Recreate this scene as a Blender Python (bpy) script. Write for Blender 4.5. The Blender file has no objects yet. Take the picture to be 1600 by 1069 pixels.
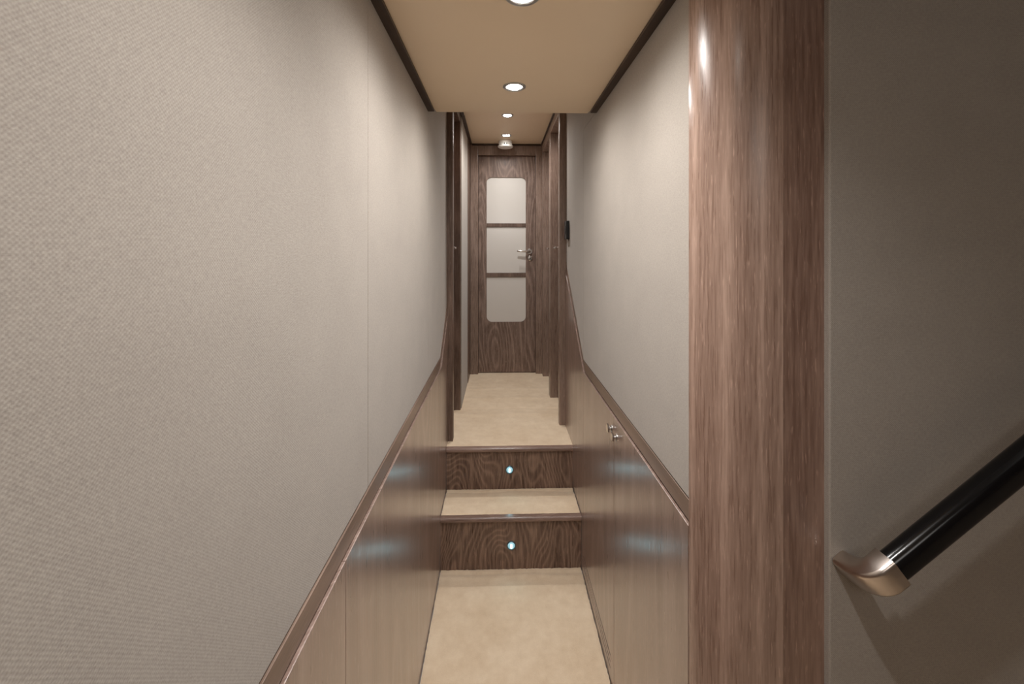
import bpy, bmesh, math, random
from mathutils import Vector, Matrix
random.seed(7)
scene = bpy.context.scene
COL = scene.collection
PI = math.pi

# ------------------------------------------------------------------ camera, world, exposure
cam_data = bpy.data.cameras.new('camera')
cam_data.sensor_width = 36.0
cam_data.lens = 660.0 / 1600.0 * 36.0
cam_data.shift_y = -143.5 / 1600.0
cam_data.clip_start = 0.02
cam = bpy.data.objects.new('camera', cam_data)
cam.location = (0, 0, 1.5)
cam.rotation_euler = (PI / 2, 0, -math.atan(19.0 / 660.0))
COL.objects.link(cam)
scene.camera = cam

world = bpy.data.worlds.new('world')
scene.world = world
world.use_nodes = True
world.node_tree.nodes['Background'].inputs[0].default_value = (1.0, 0.93, 0.86, 1)
world.node_tree.nodes['Background'].inputs[1].default_value = 0.2

scene.view_settings.view_transform = 'Standard'
scene.view_settings.look = 'None'
scene.view_settings.gamma = 1.0
scene.view_settings.use_curve_mapping = False
scene.view_settings.exposure = 0.62

ZC = 2.065      # lower ceiling
ZU = 2.385      # upper ceiling
H1, H2 = 0.246, 0.466
Y1, Y2 = 1.991, 2.219
LAMP = (1.0, 0.98, 0.955)
SPOTS = [  # x, y, z of the ceiling lens, watts
    (0.05, 0.935, ZC, 18.5, 164),
    (0.05, 1.458, ZC, 13.0, 172),
    (0.05, 2.77, ZU, 20.0, 166),
    (0.05, 3.25, ZU, 7.5, 165),
    (0.07, 0.37, ZC, 18.0, 131),
]
for i, (x, y, z, w, cone) in enumerate(SPOTS):
    l = bpy.data.lights.new('downlight_lamp', 'SPOT')
    l.energy = w
    l.color = LAMP
    l.spot_size = math.radians(cone)
    l.spot_blend = 1.0
    l.shadow_soft_size = 0.022
    o = bpy.data.objects.new('downlight_lamp', l)
    o.location = (x, y, z - 0.012)
    COL.objects.link(o)
# soft fill added behind the camera, standing in for unseen daylight
l = bpy.data.lights.new('back_fill', 'AREA')
l.energy = 2.2
l.color = (1.0, 0.95, 0.9)
l.shape = 'RECTANGLE'
l.size = 0.7
l.size_y = 0.4
o = bpy.data.objects.new('back_fill', l)
o.location = (0.15, -0.75, 2.0)
o.rotation_euler = (math.radians(40), 0, 0)
COL.objects.link(o)

# ------------------------------------------------------------------ materials
def srgb(r, g, b):
    f = lambda c: (c / 255 / 12.92) if c / 255 <= 0.04045 else ((c / 255 + 0.055) / 1.055) ** 2.4
    return (f(r), f(g), f(b), 1)

def new_mat(name):
    m = bpy.data.materials.new(name)
    m.use_nodes = True
    nt = m.node_tree
    return m, nt, nt.nodes['Principled BSDF']

def nd(nt, t, **kw):
    n = nt.nodes.new(t)
    for k, v in kw.items():
        setattr(n, k, v)
    return n

def math_node(nt, op, a, b=None):
    n = nd(nt, 'ShaderNodeMath', operation=op)
    for i, v in enumerate((a, b)):
        if v is None: continue
        if isinstance(v, (int, float)): n.inputs[i].default_value = v
        else: nt.links.new(v, n.inputs[i])
    return n.outputs[0]

def coords(nt, along='Z'):
    """u = across, v = along the run; works on walls of either direction"""
    tc = nd(nt, 'ShaderNodeTexCoord')
    sp = nd(nt, 'ShaderNodeSeparateXYZ')
    nt.links.new(tc.outputs['Object'], sp.inputs[0])
    if along == 'Z':
        u = math_node(nt, 'SUBTRACT', sp.outputs[0], sp.outputs[1]); v = sp.outputs[2]
    elif along == 'Y':
        u = math_node(nt, 'ADD', sp.outputs[0], sp.outputs[2]); v = sp.outputs[1]
    else:
        u = math_node(nt, 'ADD', sp.outputs[1], sp.outputs[2]); v = sp.outputs[0]
    return tc, u, v

def comb(nt, u, su, v, sv, off=0.0):
    c = nd(nt, 'ShaderNodeCombineXYZ')
    nt.links.new(math_node(nt, 'MULTIPLY', u, su), c.inputs[0])
    nt.links.new(math_node(nt, 'MULTIPLY', v, sv), c.inputs[1])
    c.inputs[2].default_value = off
    return c.outputs[0]

def noise(nt, vec, scale=1.0, detail=2.0, rough=0.5):
    n = nd(nt, 'ShaderNodeTexNoise')
    n.inputs['Scale'].default_value = scale
    n.inputs['Detail'].default_value = detail
    n.inputs['Roughness'].default_value = rough
    nt.links.new(vec, n.inputs['Vector'])
    return n.outputs['Fac']

def ramp(nt, fac, stops):
    r = nd(nt, 'ShaderNodeValToRGB')
    while len(r.color_ramp.elements) < len(stops):
        r.color_ramp.elements.new(0.5)
    for e, (p, c) in zip(r.color_ramp.elements, stops):
        e.position = p; e.color = c
    nt.links.new(fac, r.inputs[0])
    return r.outputs[0]

def mixc(nt, fac, a, b, mode='MIX'):
    m = nd(nt, 'ShaderNodeMix', data_type='RGBA', blend_type=mode)
    if isinstance(fac, (int, float)): m.inputs[0].default_value = fac
    else: nt.links.new(fac, m.inputs[0])
    for i, v in ((6, a), (7, b)):
        if isinstance(v, tuple): m.inputs[i].default_value = v
        else: nt.links.new(v, m.inputs[i])
    return m.outputs[2]

def wood(name, dark, light, along='Z', rough=0.3, grain=1.0, ring=26.0, off=0.0, bump=0.12, coat=0.0, across=3.2, run=0.55, rmix=0.45, tmix=0.8):
    m, nt, b = new_mat(name)
    tc, u, v = coords(nt, along)
    base = noise(nt, comb(nt, u, across, v, run, off), 1.0, 1.5, 0.4)
    rings = math_node(nt, 'SINE', math_node(nt, 'MULTIPLY', base, ring * 6.28))
    rings = math_node(nt, 'MULTIPLY_ADD', rings, 0.5); nt.nodes[-1].inputs[2].default_value = 0.5
    rings = math_node(nt, 'POWER', rings, 2.6)      # thin pale growth lines on a darker ground
    tone = noise(nt, comb(nt, u, 14.0, v, 0.9, off + 3), 1.0, 3, 0.55)
    fine = noise(nt, comb(nt, u, 330.0 * grain, v, 9.0, off + 7), 1.0, 2, 0.6)
    pores = noise(nt, comb(nt, u, 650.0 * grain, v, 26.0, off + 9), 1.0, 2, 0.6)
    f = math_node(nt, 'MULTIPLY', rings, rmix)
    f = math_node(nt, 'ADD', f, math_node(nt, 'MULTIPLY', tone, tmix))
    f = math_node(nt, 'ADD', f, math_node(nt, 'MULTIPLY', math_node(nt, 'SUBTRACT', fine, 0.5), 1.5))
    f = math_node(nt, 'SUBTRACT', f, 0.10 - (0.8 - tmix) * 0.5)
    col = ramp(nt, f, [(0.0, dark), (1.0, light)])
    lim = ramp(nt, pores, [(0.60, (0, 0, 0, 1)), (0.72, (1, 1, 1, 1))])
    pale = tuple(min(1, c * 1.55) for c in light[:3]) + (1,)
    col = mixc(nt, math_node(nt, 'MULTIPLY', lim, 0.45), col, pale)
    nt.links.new(col, b.inputs['Base Color'])
    rr = ramp(nt, fine, [(0.3, (rough * 0.8,) * 3 + (1,)), (0.7, (rough * 1.25,) * 3 + (1,))])
    nt.links.new(rr, b.inputs['Roughness'])
    bp = nd(nt, 'ShaderNodeBump')
    bp.inputs['Strength'].default_value = bump
    bp.inputs['Distance'].default_value = 0.001
    nt.links.new(f, bp.inputs['Height'])
    nt.links.new(bp.outputs[0], b.inputs['Normal'])
    if coat:
        b.inputs['Coat Weight'].default_value = coat
        b.inputs['Coat Roughness'].default_value = 0.22
        # the lacquer follows the long vertical ripple of the veneer
        rip = noise(nt, comb(nt, u, 170.0, v, 1.2, off + 11), 1.0, 2, 0.5)
        b2 = nd(nt, 'ShaderNodeBump')
        b2.inputs['Strength'].default_value = 0.5
        b2.inputs['Distance'].default_value = 0.0012
        nt.links.new(rip, b2.inputs['Height'])
        nt.links.new(b2.outputs[0], b.inputs['Coat Normal'])
    return m

D, L = srgb(84, 63, 52), srgb(146, 121, 105)
M_POST = wood('limed_wood_post', srgb(131, 104, 90), srgb(186, 157, 141), rough=0.3, off=1.0, ring=16, across=3.6, run=0.10, grain=0.5, bump=0.06, rmix=0.38, tmix=0.45)
M_POST_DARK = wood('limed_wood_board', srgb(120, 92, 79), srgb(172, 142, 126), rough=0.42, off=5.0, ring=10, across=5.0, run=0.10, grain=0.45, rmix=0.3, bump=0.06)
M_WAINS = wood('lacquered_wood_panel', srgb(124, 102, 92), srgb(166, 142, 131), rough=0.34, off=2.0, ring=9, rmix=0.35, coat=1.0, bump=0.05, grain=0.45)
M_RAIL = wood('wood_rail', srgb(112, 92, 80), srgb(150, 128, 114), along='Y', rough=0.35, off=4.0, ring=8)
M_RISER = wood('riser_wood', srgb(84, 62, 52), srgb(150, 124, 108), rough=0.34, off=12.4, ring=34, across=4.2, run=1.6, grain=0.45)
M_NOSE = wood('nosing_wood', srgb(110, 88, 78), srgb(160, 134, 122), along='X', rough=0.25, off=8.0, ring=6)
M_DOOR = wood('door_wood', srgb(100, 80, 70), srgb(158, 136, 124), rough=0.45, off=9.3, ring=26, across=4.0, run=0.7, grain=0.35)
M_CASE = wood('casing_wood', srgb(122, 102, 90), srgb(166, 144, 132), rough=0.3, off=15.0, ring=6, rmix=0.25, grain=0.4)
M_JAMB = wood('jamb_wood', srgb(88, 70, 60), srgb(134, 112, 100), rough=0.35, off=16.0, ring=8, grain=0.4)
M_DARK = wood('dark_trim_wood', srgb(46, 34, 27), srgb(78, 60, 48), along='Y', rough=0.45, off=6.0, ring=6)

def fabric(name, c1, c2, stain=False, pitch=0.0026):
    m, nt, b = new_mat(name)
    tc, u, v = coords(nt, 'Z')
    k = 2 * PI / pitch
    wob = noise(nt, comb(nt, u, 90, v, 90, 2), 1.0, 2, 0.6)
    a = math_node(nt, 'ADD', math_node(nt, 'MULTIPLY', math_node(nt, 'ADD', u, v), k * 0.7), math_node(nt, 'MULTIPLY', wob, 5.0))
    s1 = math_node(nt, 'SINE', a)
    d = math_node(nt, 'ADD', math_node(nt, 'MULTIPLY', math_node(nt, 'SUBTRACT', u, v), k * 0.7), math_node(nt, 'MULTIPLY', wob, 4.0))
    s2 = math_node(nt, 'SINE', d)
    w = math_node(nt, 'ADD', math_node(nt, 'MULTIPLY', s1, 0.17), math_node(nt, 'MULTIPLY', s2, 0.10))
    slub = noise(nt, comb(nt, u, 130, v, 420, 5), 1.0, 3, 0.65)
    slub2 = noise(nt, comb(nt, u, 420, v, 130, 6), 1.0, 3, 0.65)
    blot = noise(nt, comb(nt, u, 9, v, 9, 7), 1.0, 4, 0.6)
    f = math_node(nt, 'ADD', w, math_node(nt, 'MULTIPLY', slub, 1.1))
    f = math_node(nt, 'ADD', f, math_node(nt, 'MULTIPLY', slub2, 0.9))
    f = math_node(nt, 'ADD', f, math_node(nt, 'MULTIPLY', blot, 0.5))
    f = math_node(nt, 'MULTIPLY_ADD', math_node(nt, 'SUBTRACT', f, 1.25), 0.65); nt.nodes[-1].inputs[2].default_value = 0.5
    col = ramp(nt, f, [(0.0, c1), (1.0, c2)])
    if stain:
        vd = nd(nt, 'ShaderNodeVectorMath', operation='DISTANCE')
        nt.links.new(tc.outputs['Object'], vd.inputs[0])
        vd.inputs[1].default_value = (-0.287, 0.40, 1.26)
        fac = ramp(nt, vd.outputs['Value'], [(0.001, (0.28,) * 3 + (1,)), (0.0065, (0, 0, 0, 1))])
        col = mixc(nt, fac, col, srgb(110, 106, 110))
    nt.links.new(col, b.inputs['Base Color'])
    b.inputs['Roughness'].default_value = 0.85
    b.inputs['Specular IOR Level'].default_value = 0.2
    b.inputs['Sheen Weight'].default_value = 0.15
    bp = nd(nt, 'ShaderNodeBump')
    bp.inputs['Strength'].default_value = 0.35
    bp.inputs['Distance'].default_value = 0.0008
    nt.links.new(f, bp.inputs['Height'])
    nt.links.new(bp.outputs[0], b.inputs['Normal'])
    return m
M_FAB = fabric('woven_wall_fabric', srgb(142, 133, 125), srgb(188, 179, 169), stain=True)
M_FAB2 = fabric('woven_wall_fabric_stairwell', srgb(142, 133, 125), srgb(188, 179, 169))

def carpet_mat():
    m, nt, b = new_mat('cream_carpet')
    tc = nd(nt, 'ShaderNodeTexCoord')
    n1 = noise(nt, tc.outputs['Object'], 420, 3, 0.7)
    n2 = noise(nt, tc.outputs['Object'], 22, 4, 0.65)
    n3 = noise(nt, tc.outputs['Object'], 5, 3, 0.6)
    f = math_node(nt, 'ADD', math_node(nt, 'MULTIPLY', n1, 0.5), math_node(nt, 'MULTIPLY', n2, 0.5))
    f = math_node(nt, 'ADD', f, math_node(nt, 'MULTIPLY', math_node(nt, 'SUBTRACT', n3, 0.5), 0.5))
    col = ramp(nt, f, [(0.25, srgb(222, 196, 164)), (0.75, srgb(252, 232, 204))])
    nt.links.new(col, b.inputs['Base Color'])
    b.inputs['Roughness'].default_value = 0.95
    b.inputs['Specular IOR Level'].default_value = 0.1
    b.inputs['Sheen Weight'].default_value = 0.3
    bp = nd(nt, 'ShaderNodeBump')
    bp.inputs['Strength'].default_value = 0.6
    bp.inputs['Distance'].default_value = 0.003
    nt.links.new(math_node(nt, 'ADD', n1, n2), bp.inputs['Height'])
    nt.links.new(bp.outputs[0], b.inputs['Normal'])
    return m
M_CARPET = carpet_mat()

def plain(name, col, rough=0.5, metal=0.0, emit=None, strength=0.0, coat=0.0, nscale=0.0, namp=0.06):
    m, nt, b = new_mat(name)
    b.inputs['Base Color'].default_value = col
    b.inputs['Roughness'].default_value = rough
    b.inputs['Metallic'].default_value = metal
    b.inputs['Coat Weight'].default_value = coat
    if emit:
        b.inputs['Emission Color'].default_value = emit
        b.inputs['Emission Strength'].default_value = strength
    tc = nd(nt, 'ShaderNodeTexCoord')
    n = noise(nt, tc.outputs['Object'], nscale or 30.0, 3, 0.5)
    lo = tuple(c * (1 - namp) for c in col[:3]) + (1,)
    hi = tuple(min(1, c * (1 + namp)) for c in col[:3]) + (1,)
    nt.links.new(ramp(nt, n, [(0.3, lo), (0.7, hi)]), b.inputs['Base Color'])
    return m
M_CEIL = plain('cream_ceiling', srgb(236, 216, 188), 0.45, nscale=3.0, namp=0.02)
M_CHROME = plain('satin_metal', (0.62, 0.60, 0.58, 1), 0.22, 1.0)
M_RING = plain('downlight_metal', (0.55, 0.55, 0.55, 1), 0.3, 1.0)
M_BRACKET = plain('brushed_bracket', (0.62, 0.55, 0.50, 1), 0.28, 1.0)
M_BLACK = plain('black_lacquer', (0.002, 0.002, 0.003, 1), 0.17)
M_SWITCH = plain('black_plastic', (0.008, 0.008, 0.009, 1), 0.3)
M_GLASS = plain('opal_glass', srgb(226, 222, 216), 0.16, nscale=1.0, namp=0.01)
M_WHITE = plain('white_plastic', srgb(246, 245, 242), 0.4)
M_VOID = plain('dark_gap', (0.006, 0.005, 0.004, 1), 0.9)
M_LENS = plain('lamp_lens', (1, 1, 1, 1), 0.3, emit=(1.0, 0.97, 0.9, 1), strength=45.0)
M_LEDC = plain('led_centre', (1, 1, 1, 1), 0.3, emit=(0.8, 0.97, 1.0, 1), strength=1.2)
M_LEDR = plain('led_dome', (0.4, 0.75, 0.9, 1), 0.2, emit=(0.27, 0.50, 0.58, 1), strength=0.5)
M_LEDB = plain('led_bezel', (0.12, 0.2, 0.24, 1), 0.3, 0.6)

# ------------------------------------------------------------------ mesh helpers
def tag(o, label=None, cat=None, group=None, kind=None):
    if label: o['label'] = label
    if cat: o['category'] = cat
    if group: o['group'] = group
    if kind: o['kind'] = kind
    return o

def empty(name, loc=(0, 0, 0)):
    o = bpy.data.objects.new(name, None)
    o.location = loc
    o.empty_display_size = 0.05
    COL.objects.link(o)
    return o

def world_loc(o):
    v = Vector((0, 0, 0))
    while o is not None:
        v += o.location
        o = o.parent
    return v

def obj(name, bm, mat, parent=None, smooth=False):
    """link a bmesh (given in world coordinates) as one object under parent"""
    if parent is not None:
        bmesh.ops.translate(bm, verts=bm.verts, vec=-world_loc(parent))
    bmesh.ops.recalc_face_normals(bm, faces=bm.faces)
    me = bpy.data.meshes.new(name)
    bm.to_mesh(me)
    bm.free()
    if smooth:
        for p in me.polygons: p.use_smooth = True
        try: me.set_sharp_from_angle(angle=math.radians(38))
        except Exception: pass
    me.materials.append(mat)
    o = bpy.data.objects.new(name, me)
    COL.objects.link(o)
    if parent is not None: o.parent = parent
    return o

def box(bm, x0, x1, y0, y1, z0, z1, bev=0.0, seg=2):
    vs = [bm.verts.new((x, y, z)) for x in (x0, x1) for y in (y0, y1) for z in (z0, z1)]
    fs = [(0, 1, 3, 2), (4, 6, 7, 5), (0, 4, 5, 1), (2, 3, 7, 6), (0, 2, 6, 4), (1, 5, 7, 3)]
    faces = [bm.faces.new([vs[i] for i in f]) for f in fs]
    if bev:
        es = list({e for f in faces for e in f.edges})
        bmesh.ops.bevel(bm, geom=es, offset=bev, segments=seg, profile=0.5, affect='EDGES')
    return bm

def BX(*a, **k):
    return box(bmesh.new(), *a, **k)

def P3(axis, a, p):
    if axis == 'X': return (a, p[0], p[1])
    if axis == 'Y': return (p[0], a, p[1])
    return (p[0], p[1], a)

def prism(pts, axis, a, b, bm=None, bev=0.0, seg=2):
    bm = bm or bmesh.new()
    v0 = [bm.verts.new(P3(axis, a, p)) for p in pts]
    v1 = [bm.verts.new(P3(axis, b, p)) for p in pts]
    n = len(pts)
    fs = [bm.faces.new(v0), bm.faces.new(v1[::-1])]
    for i in range(n):
        fs.append(bm.faces.new((v0[i], v0[(i + 1) % n], v1[(i + 1) % n], v1[i])))
    if bev:
        es = list({e for f in fs for e in f.edges})
        bmesh.ops.bevel(bm, geom=es, offset=bev, segments=seg, profile=0.5, affect='EDGES')
    return bm

def holed(outer, holes, axis, a, b):
    bm = bmesh.new()
    edges = []
    for loop in [outer] + holes:
        vs = [bm.verts.new(P3(axis, a, p)) for p in loop]
        for i in range(len(vs)):
            edges.append(bm.edges.new((vs[i], vs[(i + 1) % len(vs)])))
    bmesh.ops.triangle_fill(bm, edges=edges, use_beauty=True)
    r = bmesh.ops.extrude_face_region(bm, geom=list(bm.faces))
    vv = [g for g in r['geom'] if isinstance(g, bmesh.types.BMVert)]
    d = Vector(P3(axis, b, (0, 0))) - Vector(P3(axis, a, (0, 0)))
    bmesh.ops.translate(bm, verts=vv, vec=d)
    return bm

def rrect(x0, x1, z0, z1, r, n=6):
    pts = []
    for cx, cz, a0 in ((x1 - r, z1 - r, 0), (x0 + r, z1 - r, PI / 2), (x0 + r, z0 + r, PI), (x1 - r, z0 + r, 1.5 * PI)):
        for i in range(n + 1):
            a = a0 + i * PI / 2 / n
            pts.append((cx + r * math.cos(a), cz + r * math.sin(a)))
    return pts

def lathe(profile, centre, direction=(0, 0, 1), seg=40, bm=None):
    """profile: (radius, distance along direction)"""
    bm = bm or bmesh.new()
    q = Vector((0, 0, 1)).rotation_difference(Vector(direction).normalized())
    c = Vector(centre)
    rings = []
    for r, h in profile:
        if r < 1e-6:
            rings.append([bm.verts.new(c + q @ Vector((0, 0, h)))])
        else:
            rings.append([bm.verts.new(c + q @ Vector((r * math.cos(2 * PI * i / seg), r * math.sin(2 * PI * i / seg), h))) for i in range(seg)])
    for A, B in zip(rings, rings[1:]):
        for i in range(seg):
            j = (i + 1) % seg
            if len(A) == 1 and len(B) == 1: continue
            if len(A) == 1: bm.faces.new((A[0], B[i], B[j]))
            elif len(B) == 1: bm.faces.new((A[i], A[j], B[0]))
            else: bm.faces.new((A[i], A[j], B[j], B[i]))
    return bm

def sweep(path, section, up, caps=True, bm=None):
    """sweep a closed 2D section (side, up) along path points; section may be a list per point"""
    bm = bm or bmesh.new()
    rings = []
    n = len(path)
    per = isinstance(section[0][0], (list, tuple))
    for i, p in enumerate(path):
        a = Vector(path[max(0, i - 1)]); b = Vector(path[min(n - 1, i + 1)])
        t = (b - a).normalized()
        side = t.cross(Vector(up)).normalized()
        u = side.cross(t).normalized()
        sec = section[i] if per else section
        rings.append([bm.verts.new(Vector(p) + side * s + u * w) for s, w in sec])
    m = len(rings[0])
    for A, B in zip(rings, rings[1:]):
        for i in range(m):
            bm.faces.new((A[i], A[(i + 1) % m], B[(i + 1) % m], B[i]))
    if caps:
        bm.faces.new(rings[0][::-1]); bm.faces.new(rings[-1])
    return bm

def carpet(x0, x1, y0, y1, ztop, thick, nx, ny, amp=0.0012, creases=()):
    bm = bmesh.new()
    rnd = random.Random(int(ztop * 1000) + 3)
    g = []
    for j in range(ny + 1):
        row = []
        for i in range(nx + 1):
            x = x0 + (x1 - x0) * i / nx; y = y0 + (y1 - y0) * j / ny
            z = ztop + rnd.uniform(-amp, amp) * 0.6
            for yc, w, h in creases:
                z += h * math.exp(-((y - yc - 0.006 * math.sin(x * 14)) / w) ** 2)
            edge = i in (0, nx) or j in (0, ny)
            if edge:
                z -= 0.003
                x += rnd.uniform(-amp, amp) * (1 if i in (0, nx) else 0)
                y += rnd.uniform(-amp, amp) * (1.3 if j in (0, ny) else 0)
            row.append(bm.verts.new((x, y, z)))
        g.append(row)
    for j in range(ny):
        for i in range(nx):
            bm.faces.new((g[j][i], g[j][i + 1], g[j + 1][i + 1], g[j + 1][i]))
    border = [g[0][i] for i in range(nx + 1)] + [g[j][nx] for j in range(1, ny + 1)] + [g[ny][i] for i in range(nx - 1, -1, -1)] + [g[j][0] for j in range(ny - 1, 0, -1)]
    low = [bm.verts.new((v.co.x, v.co.y, ztop - thick)) for v in border]
    k = len(border)
    for i in range(k):
        bm.faces.new((border[i], border[(i + 1) % k], low[(i + 1) % k], low[i]))
    bm.faces.new(low[::-1])
    return bm

# ------------------------------------------------------------------ the setting: floors
XL, XR = -0.280, 0.386           # faces of the wood panelling
XFL, XFR = -0.287, 0.391         # faces of the fabric
YB = -1.0                        # wall behind the camera
YS = 0.730                       # fabric wall of the stairwell (faces the camera)
XE = 1.70

f = tag(obj('floor', carpet(XL + 0.003, XR - 0.003, YB, Y1 - 0.001, 0.0, 0.03, 90, 300,
        creases=((1.965, 0.006, -0.003), (1.94, 0.008, 0.003), (1.90, 0.012, -0.0015))), M_CARPET, smooth=True),
    kind='structure')
fs = tag(obj('floor', BX(XR - 0.003, XE, YB, YS + 0.05, -0.03, -0.001), M_CARPET), kind='structure')
fu = tag(obj('floor', carpet(-0.30, 0.41, Y2 + 0.016, 3.60, H2, 0.03, 90, 180,
        creases=((2.66, 0.03, 0.004), (2.76, 0.02, -0.003), (2.95, 0.03, 0.004), (3.15, 0.02, 0.003))), M_CARPET, smooth=True),
    kind='structure')

# ------------------------------------------------------------------ ceilings
tag(obj('ceiling', holed([(XFL - 0.02, YB), (0.43, YB), (0.43, 1.7015), (0.366, 1.7015), (0.362, 1.734), (-0.258, 1.734), (-0.262, 1.7015), (XFL - 0.02, 1.7015)], [], 'Z', ZC, ZC + 0.03), M_CEIL), kind='structure')
tag(obj('ceiling', BX(-0.258, 0.362, 1.715, 1.734, ZC + 0.0305, ZU + 0.02), M_CEIL), kind='structure')
tag(obj('ceiling', BX(-0.36, 0.46, 1.7345, 3.64, ZU, ZU + 0.03), M_CEIL), kind='structure')

# ------------------------------------------------------------------ left wall
wl = tag(empty('wall_left', (-0.32, 0.9, 0)), kind='structure')
obj('backing', BX(-0.36, -0.3075, YB, 2.335, 0, 2.44), M_VOID, wl)
TOPL = ZC + 0.03
seams = [YB, 0.929, 1.702]
for a, b_ in zip(seams, seams[1:]):
    obj('fabric_panel', BX(-0.307, XFL, a + 0.0004, b_ - 0.0004, 0.982, ZC - 0.001, bev=0.0018), M_FAB, wl)
obj('fabric_panel', prism([(1.7024, 0.982), (2.045, 0.982), (2.29, 1.197), (2.29, ZU - 0.001), (1.7024, ZU - 0.001)], 'X', -0.307, XFL, bev=0.0018), M_FAB, wl)
obj('wood_panel', BX(-0.304, XL, YB, 0.7755, -0.02, 0.935, bev=0.0012), M_WAINS, wl)
obj('wood_panel', BX(-0.304, XL, 0.7765, 1.9445, -0.02, 0.935, bev=0.0012), M_WAINS, wl)
obj('wood_panel', prism([(1.9455, -0.02), (2.29, -0.02), (2.29, 1.145), (2.055, 0.938), (2.02, 0.935), (1.9455, 0.935)], 'X', -0.304, XL, bev=0.0012), M_WAINS, wl)
tag(obj('trim_1', prism([(YB, 0.9395), (2.02, 0.9395), (2.29, 1.1495), (2.29, 1.1935), (2.047, 0.979), (YB, 0.979)], 'X', -0.305, -0.2845, bev=0.001), M_RAIL, None), kind='structure')
tag(obj('trim_2', BX(XFL - 0.01, -0.262, YB, 1.70, ZC - 0.010, ZC - 0.0005, bev=0.001), M_DARK), kind='structure')

# left side door and its casing (upper level)
def casing(name, x0, x1, y0, y1, z0, z1, mat=M_CASE, bev=0.003):
    return tag(obj(name, BX(x0, x1, y0, y1, z0, z1, bev=bev), mat, None), kind='structure')
casing('trim_3', -0.345, -0.254, 2.2915, 2.345, H2 - 0.01, ZU - 0.001, M_JAMB)
casing('trim_4', -0.345, -0.255, 2.742, 2.775, H2 - 0.01, ZU - 0.001, M_JAMB)
casing('trim_5', -0.345, -0.255, 2.3455, 2.7415, 2.33, ZU - 0.001, M_JAMB)
wl2 = tag(empty('wall_left', (-0.30, 3.1, H2)), kind='structure')
obj('backing', BX(-0.40, -0.275, 2.7755, 3.63, H2 - 0.02, 2.44), M_VOID, wl2)
obj('fabric_panel', BX(-0.2745, -0.251, 2.7755, 3.30, H2 - 0.02, ZU - 0.001, bev=0.001), M_FAB, wl2)
casing('trim_6', -0.2745, -0.247, 3.3005, 3.524, H2 - 0.01, ZU - 0.001, M_JAMB, 0.001)
casing('trim_7', -0.254, -0.230, 2.776, 3.50, ZU - 0.012, ZU - 0.0005, M_DARK, 0.001)
casing('trim_8', -0.2535, -0.232, 1.736, 2.775, ZU - 0.012, ZU - 0.0005, M_DARK, 0.001)

def lever(parent, base, out, arm, r=0.0075, rose=0.020):
    """lever handle: rose on the door, neck out, lever along arm; all sub-parts"""
    o = Vector(out).normalized(); a = Vector(arm); b = Vector(base)
    h = obj('door_handle', lathe([(0, 0), (rose, 0), (rose, 0.004), (rose * 0.85, 0.008), (0, 0.008)], b, o, 28), M_CHROME, parent, True)
    circ = [(r * math.cos(2 * PI * i / 12), r * math.sin(2 * PI * i / 12)) for i in range(12)]
    al = a.length; ad = a.normalized()
    path = [b + o * 0.006, b + o * 0.025, b + o * 0.034 + ad * 0.003, b + o * 0.040 + ad * 0.012, b + o * 0.041 + ad * 0.03, b + o * 0.041 + ad * al * 0.7, b + o * 0.040 + ad * al, b + o * 0.036 + ad * (al + 0.006)]
    up = ad.cross(o)
    obj('lever', sweep([tuple(p) for p in path], circ, tuple(up)), M_CHROME, h, True)
    return h

d2 = tag(empty('door_2', (-0.31, 2.54, H2)), kind='structure')
obj('door_leaf', BX(-0.345, -0.302, 2.347, 2.740, H2 + 0.004, 2.328), M_DOOR, d2)
lever(d2, (-0.302, 2.395, 1.513), (1, 0, 0), (0, 0.10, 0))

# ------------------------------------------------------------------ right wall
wr = tag(empty('wall_right', (0.43, 1.6, 0)), kind='structure')
obj('backing', BX(0.4125, 0.47, 0.90, 2.47, 0, 2.44), M_VOID, wr)
obj('fabric_panel', BX(XFR, 0.412, 0.853, 1.9646, 0.986, ZC - 0.001, bev=0.0018), M_FAB, wr)
obj('fabric_panel', prism([(1.9654, 0.986), (1.9654, 0.986), (2.484, 1.433), (2.484, ZU - 0.001), (1.9654, ZU - 0.001)][1:], 'X', XFR, 0.412, bev=0.0018), M_FAB, wr)
obj('fabric_panel', BX(XFR, 0.412, 1.7025, 1.9646, ZC - 0.0008, ZU - 0.001), M_FAB, wr, True)
obj('wood_panel', prism([(1.9505, -0.02), (2.484, -0.02), (2.484, 1.378), (1.955, 0.936), (1.9505, 0.935)], 'X', XR, 0.4115, bev=0.0012), M_WAINS, wr)
tag(obj('trim_9', prism([(0.853, 0.9405), (1.935, 0.9405), (2.484, 1.384), (2.484, 1.4295), (1.959, 0.983), (0.853, 0.983)], 'X', 0.3905, 0.4115, bev=0.001), M_RAIL, None), kind='structure')
tag(obj('trim_10', BX(0.366, XFR + 0.01, YB, 1.70, ZC - 0.010, ZC - 0.0005, bev=0.001), M_DARK), kind='structure')
casing('trim_11', 0.351, 0.412, 2.4845, 2.53, H2 - 0.01, ZU - 0.001, M_CASE, 0.006)
casing('trim_12', 0.352, 0.45, 2.940, 3.028, H2 - 0.01, ZU - 0.001)
casing('trim_13', 0.352, 0.45, 3.450, 3.524, H2 - 0.01, ZU - 0.001)
casing('trim_14', 0.352, 0.45, 2.5305, 2.9395, 2.318, ZU - 0.001)
casing('trim_15', 0.352, 0.45, 3.0285, 3.4495, 2.305, ZU - 0.001)
casing('trim_16', 0.3425, 0.3515, 1.736, 3.50, ZU - 0.010, ZU - 0.0005, M_DARK, 0.001)
d3 = tag(empty('door_3', (0.42, 2.73, H2)), kind='structure')
obj('door_leaf', BX(0.410, 0.45, 2.532, 2.938, H2 + 0.004, 2.316), M_DOOR, d3)
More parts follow.
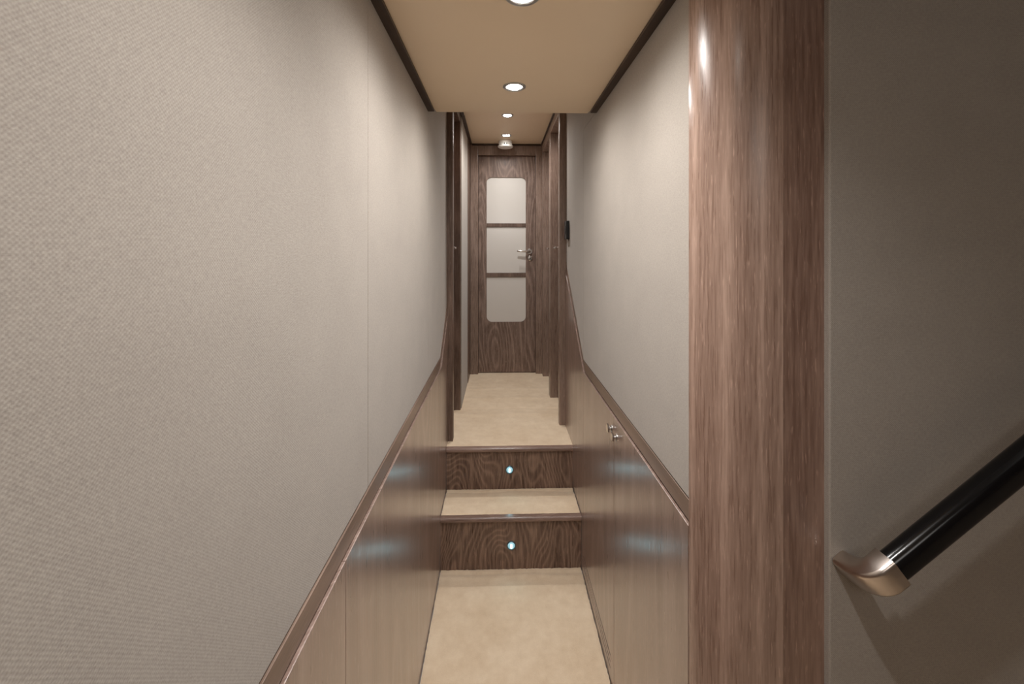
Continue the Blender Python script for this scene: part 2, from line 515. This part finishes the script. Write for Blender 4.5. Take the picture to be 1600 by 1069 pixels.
lever(d3, (0.410, 2.88, 1.515), (-1, 0, 0), (0, -0.09, 0))
d4 = tag(empty('door_4', (0.41, 3.24, H2)), kind='structure')
obj('door_leaf', BX(0.398, 0.45, 3.030, 3.448, H2 + 0.004, 2.303), M_DOOR, d4)
lever(d4, (0.398, 3.20, 1.512), (-1, 0, 0), (0, -0.09, 0))

# ------------------------------------------------------------------ end wall and glazed door
YD = 3.525
casing('trim_17', -0.2465, -0.181, YD, 3.61, H2 - 0.01, ZU - 0.001)
casing('trim_18', 0.300, 0.40, YD, 3.61, H2 - 0.01, ZU - 0.001)
casing('trim_19', -0.1805, 0.2995, YD, 3.61, 2.294, ZU - 0.001)
casing('trim_20', -0.2295, 0.342, YD - 0.014, YD - 0.0005, ZU - 0.014, ZU - 0.0005, M_DARK, 0.001)
tag(obj('wall_end', BX(-0.40, 0.50, 3.6105, 3.64, H2 - 0.02, 2.44), M_VOID), kind='structure')
YL = 3.560
d1 = tag(empty('door_1', (0.06, YL + 0.02, H2)), kind='structure')
k = YL / 660.0
gx0, gx1 = -0.111, 0.219
gz0, gz1 = 1.5 - 112 * k, 1.5 + 114 * k
b1t, b1b, b2t, b2b = 1.5 + 42 * k, 1.5 + 36 * k, 1.5 - 35.5 * k, 1.5 - 42 * k
obj('door_leaf', holed([(-0.179, H2 + 0.006), (0.298, H2 + 0.006), (0.298, 2.292), (-0.179, 2.292)], [rrect(gx0, gx1, gz0, gz1, 0.045)], 'Y', YL, YL + 0.008), M_DOOR, d1)
for za, zb in ((b1t, gz1 + 0.01), (b2t, b1b), (gz0 - 0.01, b2b)):
    obj('glass_pane', BX(gx0 - 0.012, gx1 + 0.012, YL + 0.0085, YL + 0.0185, za + 0.0005, zb - 0.0005), M_GLASS, d1)
for za, zb in ((b1b, b1t), (b2b, b2t)):
    obj('glazing_bar', BX(gx0 + 0.0005, gx1 - 0.0005, YL + 0.001, YL + 0.0185, za + 0.001, zb - 0.001, bev=0.001), M_JAMB, d1)
obj('door_core', BX(-0.179, 0.298, YL + 0.019, YL + 0.045, H2 + 0.006, 2.292), M_JAMB, d1)
h = lever(d1, (0.252, YL, 1.489), (0, -1, 0), (-0.098, 0, 0.004), r=0.0085, rose=0.024)
es = obj('keyhole_escutcheon', lathe([(0, 0), (0.023, 0), (0.023, 0.004), (0.019, 0.007), (0.009, 0.007), (0.009, 0.0055), (0, 0.0055)], (0.256, YL, 1.430), (0, -1, 0), 28), M_CHROME, d1, True)
obj('keyhole', BX(0.253, 0.259, YL - 0.0065, YL - 0.0052, 1.422, 1.438), M_VOID, es)

# ------------------------------------------------------------------ staircase between the two levels
st = tag(empty('staircase', (0.054, 2.1, 0)), 'two carpeted steps with limed wood risers and rounded nosings between the panelled walls', 'stairs')
X0, X1 = XL + 0.001, XR - 0.001
def nosing(y, ztop, d):
    pts = [(y + d, ztop - 0.021), (y + 0.004, ztop - 0.021), (y + 0.001, ztop - 0.018), (y, ztop - 0.012), (y + 0.002, ztop - 0.004), (y + 0.007, ztop), (y + d, ztop)]
    return prism(pts, 'X', X0, X1)
obj('riser', BX(X0, X1, Y1, Y1 + 0.018, -0.02, H1 - 0.0215), M_RISER, st)
obj('nosing', nosing(Y1 - 0.015, H1, 0.030), M_NOSE, st, True)
obj('tread_carpet', carpet(X0 + 0.002, X1 - 0.002, Y1 + 0.0155, Y2 - 0.001, H1 + 0.003, 0.022, 90, 34, creases=((2.19, 0.007, -0.003),)), M_CARPET, st, True)
obj('riser', BX(X0, X1, Y2, Y2 + 0.018, H1 - 0.02, H2 - 0.0215), M_RISER, st)
obj('nosing', nosing(Y2 - 0.015, H2, 0.030), M_NOSE, st, True)

def step_light(x, y, z, label):
    t = tag(empty('step_light', (x, y, z)), label, 'step light', 'round courtesy lights in the risers')
    d = (0, -1, 0); c = (x, y, z)
    obj('bezel', lathe([(0.0165, 0.0002), (0.0215, 0.0002), (0.0215, 0.003), (0.0195, 0.0045), (0.0170, 0.004), (0.0165, 0.0002)], c, d, 36), M_LEDB, t, True)
    obj('dome', lathe([(0.0163, 0.0004), (0.0160, 0.003), (0.012, 0.0058), (0.0, 0.0072)], c, d, 32), M_LEDR, t, True)
    bm = prism(rrect(x - 0.0042, x + 0.0042, z - 0.0105, z + 0.0105, 0.004, 5), 'Y', y - 0.0085, y - 0.0045)
    obj('led', bm, M_LEDC, t)
    lp = bpy.data.lights.new('step_lamp', 'SPOT')
    lp.energy = 0.09; lp.color = (0.48, 0.90, 1.0); lp.shadow_soft_size = 0.008
    lp.spot_size = math.radians(150); lp.spot_blend = 1.0
    lo = bpy.data.objects.new('step_lamp', lp)
    lo.location = (x, y - 0.014, z); lo.rotation_euler = (math.radians(90), 0, PI)
    COL.objects.link(lo)
    return t
step_light(0.054, Y1, 0.108, 'small round blue white light glowing in the lower step riser')
step_light(0.051, Y2, 0.346, 'small round blue white light glowing in the upper step riser')

# ------------------------------------------------------------------ cupboard built into the right panelling
cb = tag(empty('cupboard', (0.40, 1.40, 0)), 'low limed wood cupboard with two doors and round metal knobs below the right wall', 'cupboard')
obj('carcass', BX(0.405, 0.412, 0.86, 1.948, -0.02, 0.934), M_VOID, cb)
bm = bmesh.new()
box(bm, XR, 0.404, 1.4215, 1.9490, 0.086, 0.935, bev=0.0012)
for za, zb in ((-0.02, 0.036), (0.042, 0.057), (0.063, 0.079)):
    box(bm, XR, 0.404, 1.4660, 1.9490, za, zb, bev=0.0006)
box(bm, XR, 0.404, 1.4215, 1.4655, -0.02, 0.0855)

far = obj('door', bm, M_WAINS, cb)
for za, zb in ((0.036, 0.042), (0.057, 0.063), (0.079, 0.086)):
    obj('slot_shade', BX(XR + 0.0012, 0.403, 1.4665, 1.9480, za + 0.0002, zb - 0.0002), M_VOID, far)  # black bars fill the slots, standing in for the shade inside
near = obj('door', BX(XR, 0.404, 0.8560, 1.4190, -0.02, 0.935, bev=0.0012), M_WAINS, cb)
def knob(y, z, parent):
    kx = XR
    obj('knob', lathe([(0, 0), (0.0115, 0), (0.0115, 0.002), (0.0065, 0.0035), (0.006, 0.008), (0.009, 0.010), (0.0155, 0.0115), (0.0165, 0.014), (0.014, 0.0165), (0, 0.0175)], (kx, y, z), (-1, 0, 0), 32), M_CHROME, parent, True)
knob(1.448, 0.885, far)
knob(1.388, 0.880, near)

# ------------------------------------------------------------------ rounded corner column
R = 0.1195
cx, cy = XR + R, 0.8525
col = tag(empty('corner_column', (cx, cy - 0.03, 0)), 'limed wood corner column with rounded glossy front at the end of the right wall', 'column')
pts = [(cx - R, cy + 0.0)]
n = 28
for i in range(n + 1):
    a = PI - (i / n) * math.radians(88)
    pts.append((cx + R * math.cos(a), cy - R * math.sin(a)))
pts = pts[1:]
inner = [(pts[-1][0], cy), ]
bm = prism(pts + [(cx, cy)], 'Z', -0.02, 3.2)
obj('rounded_face', bm, M_POST, col, True)
ex, ey = pts[-1]
bm = prism([(ex + 0.0006, ey + 0.0012), (ex + 0.095, ey + 0.011), (ex + 0.095, ey + 0.11), (ex + 0.0006, ey + 0.11)], 'Z', -0.02, 3.2)
obj('flat_board', bm, M_POST_DARK, col)

# ------------------------------------------------------------------ stairwell walls
xs = 0.5825
ws = tag(empty('wall_right', (1.1, YS + 0.05, 0)), kind='structure')
obj('fabric_panel', BX(xs, XE, YS, YS + 0.05, -0.02, 3.2, bev=0.003, seg=3), M_FAB2, ws)
tag(obj('wall_back', BX(-0.36, XE + 0.02, YB - 0.03, YB, -0.03, 3.2), M_FAB2), kind='structure')
tag(obj('wall_right', BX(XE + 0.0005, XE + 0.03, YB + 0.0005, YS + 0.05, -0.03, 3.2), M_FAB2), kind='structure')
tag(obj('wall_right', BX(0.392, 0.43, YB + 0.0005, 0.70, ZC + 0.0305, 3.2), M_CEIL), kind='structure')

# ------------------------------------------------------------------ handrail
YR = YS - 0.063
hr = tag(empty('handrail', (0.60, YS, 0.97)), 'black lacquered handrail with metal end bracket rising over the fabric wall', 'handrail')
p0 = Vector((0.636, YR, 0.987))
dr = Vector((0.222, 0, 0.171)).normalized()
def rsec(w, h, r, n=5):
    return [(a, b) for a, b in rrect(-w / 2, w / 2, -h / 2, h / 2, r, n)]
up = Vector((0, -1, 0)).cross(dr)
if up.z < 0: up = -up
obj('rail', sweep([tuple(p0), tuple(p0 + dr * 0.6), tuple(p0 + dr * 1.25)], rsec(0.036, 0.046, 0.0165, 6), tuple(up)), M_BLACK, hr, True)
# elbow bracket
wall_pt = Vector((0.606, YS - 0.0005, 0.948))
A = p0 + dr * 0.001
B = p0 - dr * 0.020
path = [A, p0 - dr * 0.010]
ctrl = (B, B - dr * 0.022 + Vector((0, 0.004, 0)), wall_pt + Vector((0.004, -0.030, 0.003)), wall_pt)
for i in range(13):
    t = i / 12
    path.append(ctrl[0] * (1 - t) ** 3 + ctrl[1] * 3 * t * (1 - t) ** 2 + ctrl[2] * 3 * t * t * (1 - t) + ctrl[3] * t ** 3)
secs = []
for i in range(len(path)):
    t = max(0, (i - 2) / 12)
    secs.append(rsec(0.038 - 0.008 * t, 0.049 - 0.013 * t, 0.007, 4))
obj('bracket', sweep([tuple(p) for p in path], secs, tuple(up)), M_BRACKET, hr, True)

# ------------------------------------------------------------------ ceiling lights, detector, switch
def downlight(x, y, z, label):
    t = tag(empty('ceiling_light', (x, y, z)), label, 'ceiling light', 'recessed ceiling downlights')
    c = (x, y, z); d = (0, 0, -1)
    obj('trim_ring', lathe([(0.027, -0.0001), (0.0395, -0.0001), (0.0395, 0.0022), (0.036, 0.0042), (0.029, 0.0036), (0.0265, 0.001), (0.0265, -0.0001)], c, d, 48), M_RING, t, True)
    obj('lens', lathe([(0.0262, 0.0002), (0.024, 0.003), (0.016, 0.0052), (0, 0.006)], c, d, 36), M_LENS, t, True)
    return t
downlight(0.05, 0.935, ZC, 'glowing round downlight cut by the top edge, largest and nearest of the ceiling lights')
downlight(0.05, 1.458, ZC, 'glowing round downlight near the far edge of the lower ceiling')
downlight(0.05, 2.77, ZU, 'small glowing downlight just beyond the dropped edge of the lower ceiling')
downlight(0.05, 3.25, ZU, 'small glowing downlight right in front of the white smoke detector')
downlight(0.07, 0.37, ZC, 'round downlight over the near end of the corridor beside the stairwell')

sx, sy = 0.046, 3.425
sd = tag(empty('smoke_detector', (sx, sy, ZU)), 'round white smoke detector with dark slots above the glazed door', 'smoke detector')
d = (0, 0, -1); c = (sx, sy, ZU)
obj('base', lathe([(0, 0.0003), (0.052, 0.0003), (0.054, 0.004), (0.054, 0.020), (0.050, 0.024), (0, 0.024)], c, d, 44), M_WHITE, sd, True)
obj('sensing_chamber', lathe([(0, 0.0242), (0.046, 0.0242), (0.046, 0.036), (0, 0.036)], c, d, 40), M_VOID, sd, True)
bm = bmesh.new()
for i in range(16):
    a = 2 * PI * i / 16
    vs = []
    bb = box(bmesh.new(), 0.045, 0.054, -0.0062, 0.0062, -0.0365, -0.0241)
    m4 = Matrix.Translation((sx, sy, ZU)) @ Matrix.Rotation(a, 4, 'Z')
    bmesh.ops.transform(bb, matrix=m4, verts=bb.verts)
    me = bpy.data.meshes.new('tmp'); bb.to_mesh(me); bm.from_mesh(me); bb.free(); bpy.data.meshes.remove(me)
obj('ribs', bm, M_WHITE, sd)
obj('cover', lathe([(0, 0.0366), (0.056, 0.0366), (0.062, 0.041), (0.063, 0.046), (0.058, 0.053), (0.040, 0.058), (0, 0.060)], c, d, 48), M_WHITE, sd, True)

sw = tag(empty('light_switch', (0.3905, 2.40, 1.614)), 'narrow black light switch on the fabric wall beside the right door casing', 'light switch')
obj('plate', prism(rrect(2.362, 2.438, 1.562, 1.666, 0.006), 'X', 0.3735, 0.3908, bev=0.002), M_SWITCH, sw, True)
obj('rocker', BX(0.3712, 0.3738, 2.380, 2.420, 1.590, 1.638, bev=0.0012), M_SWITCH, sw, True)
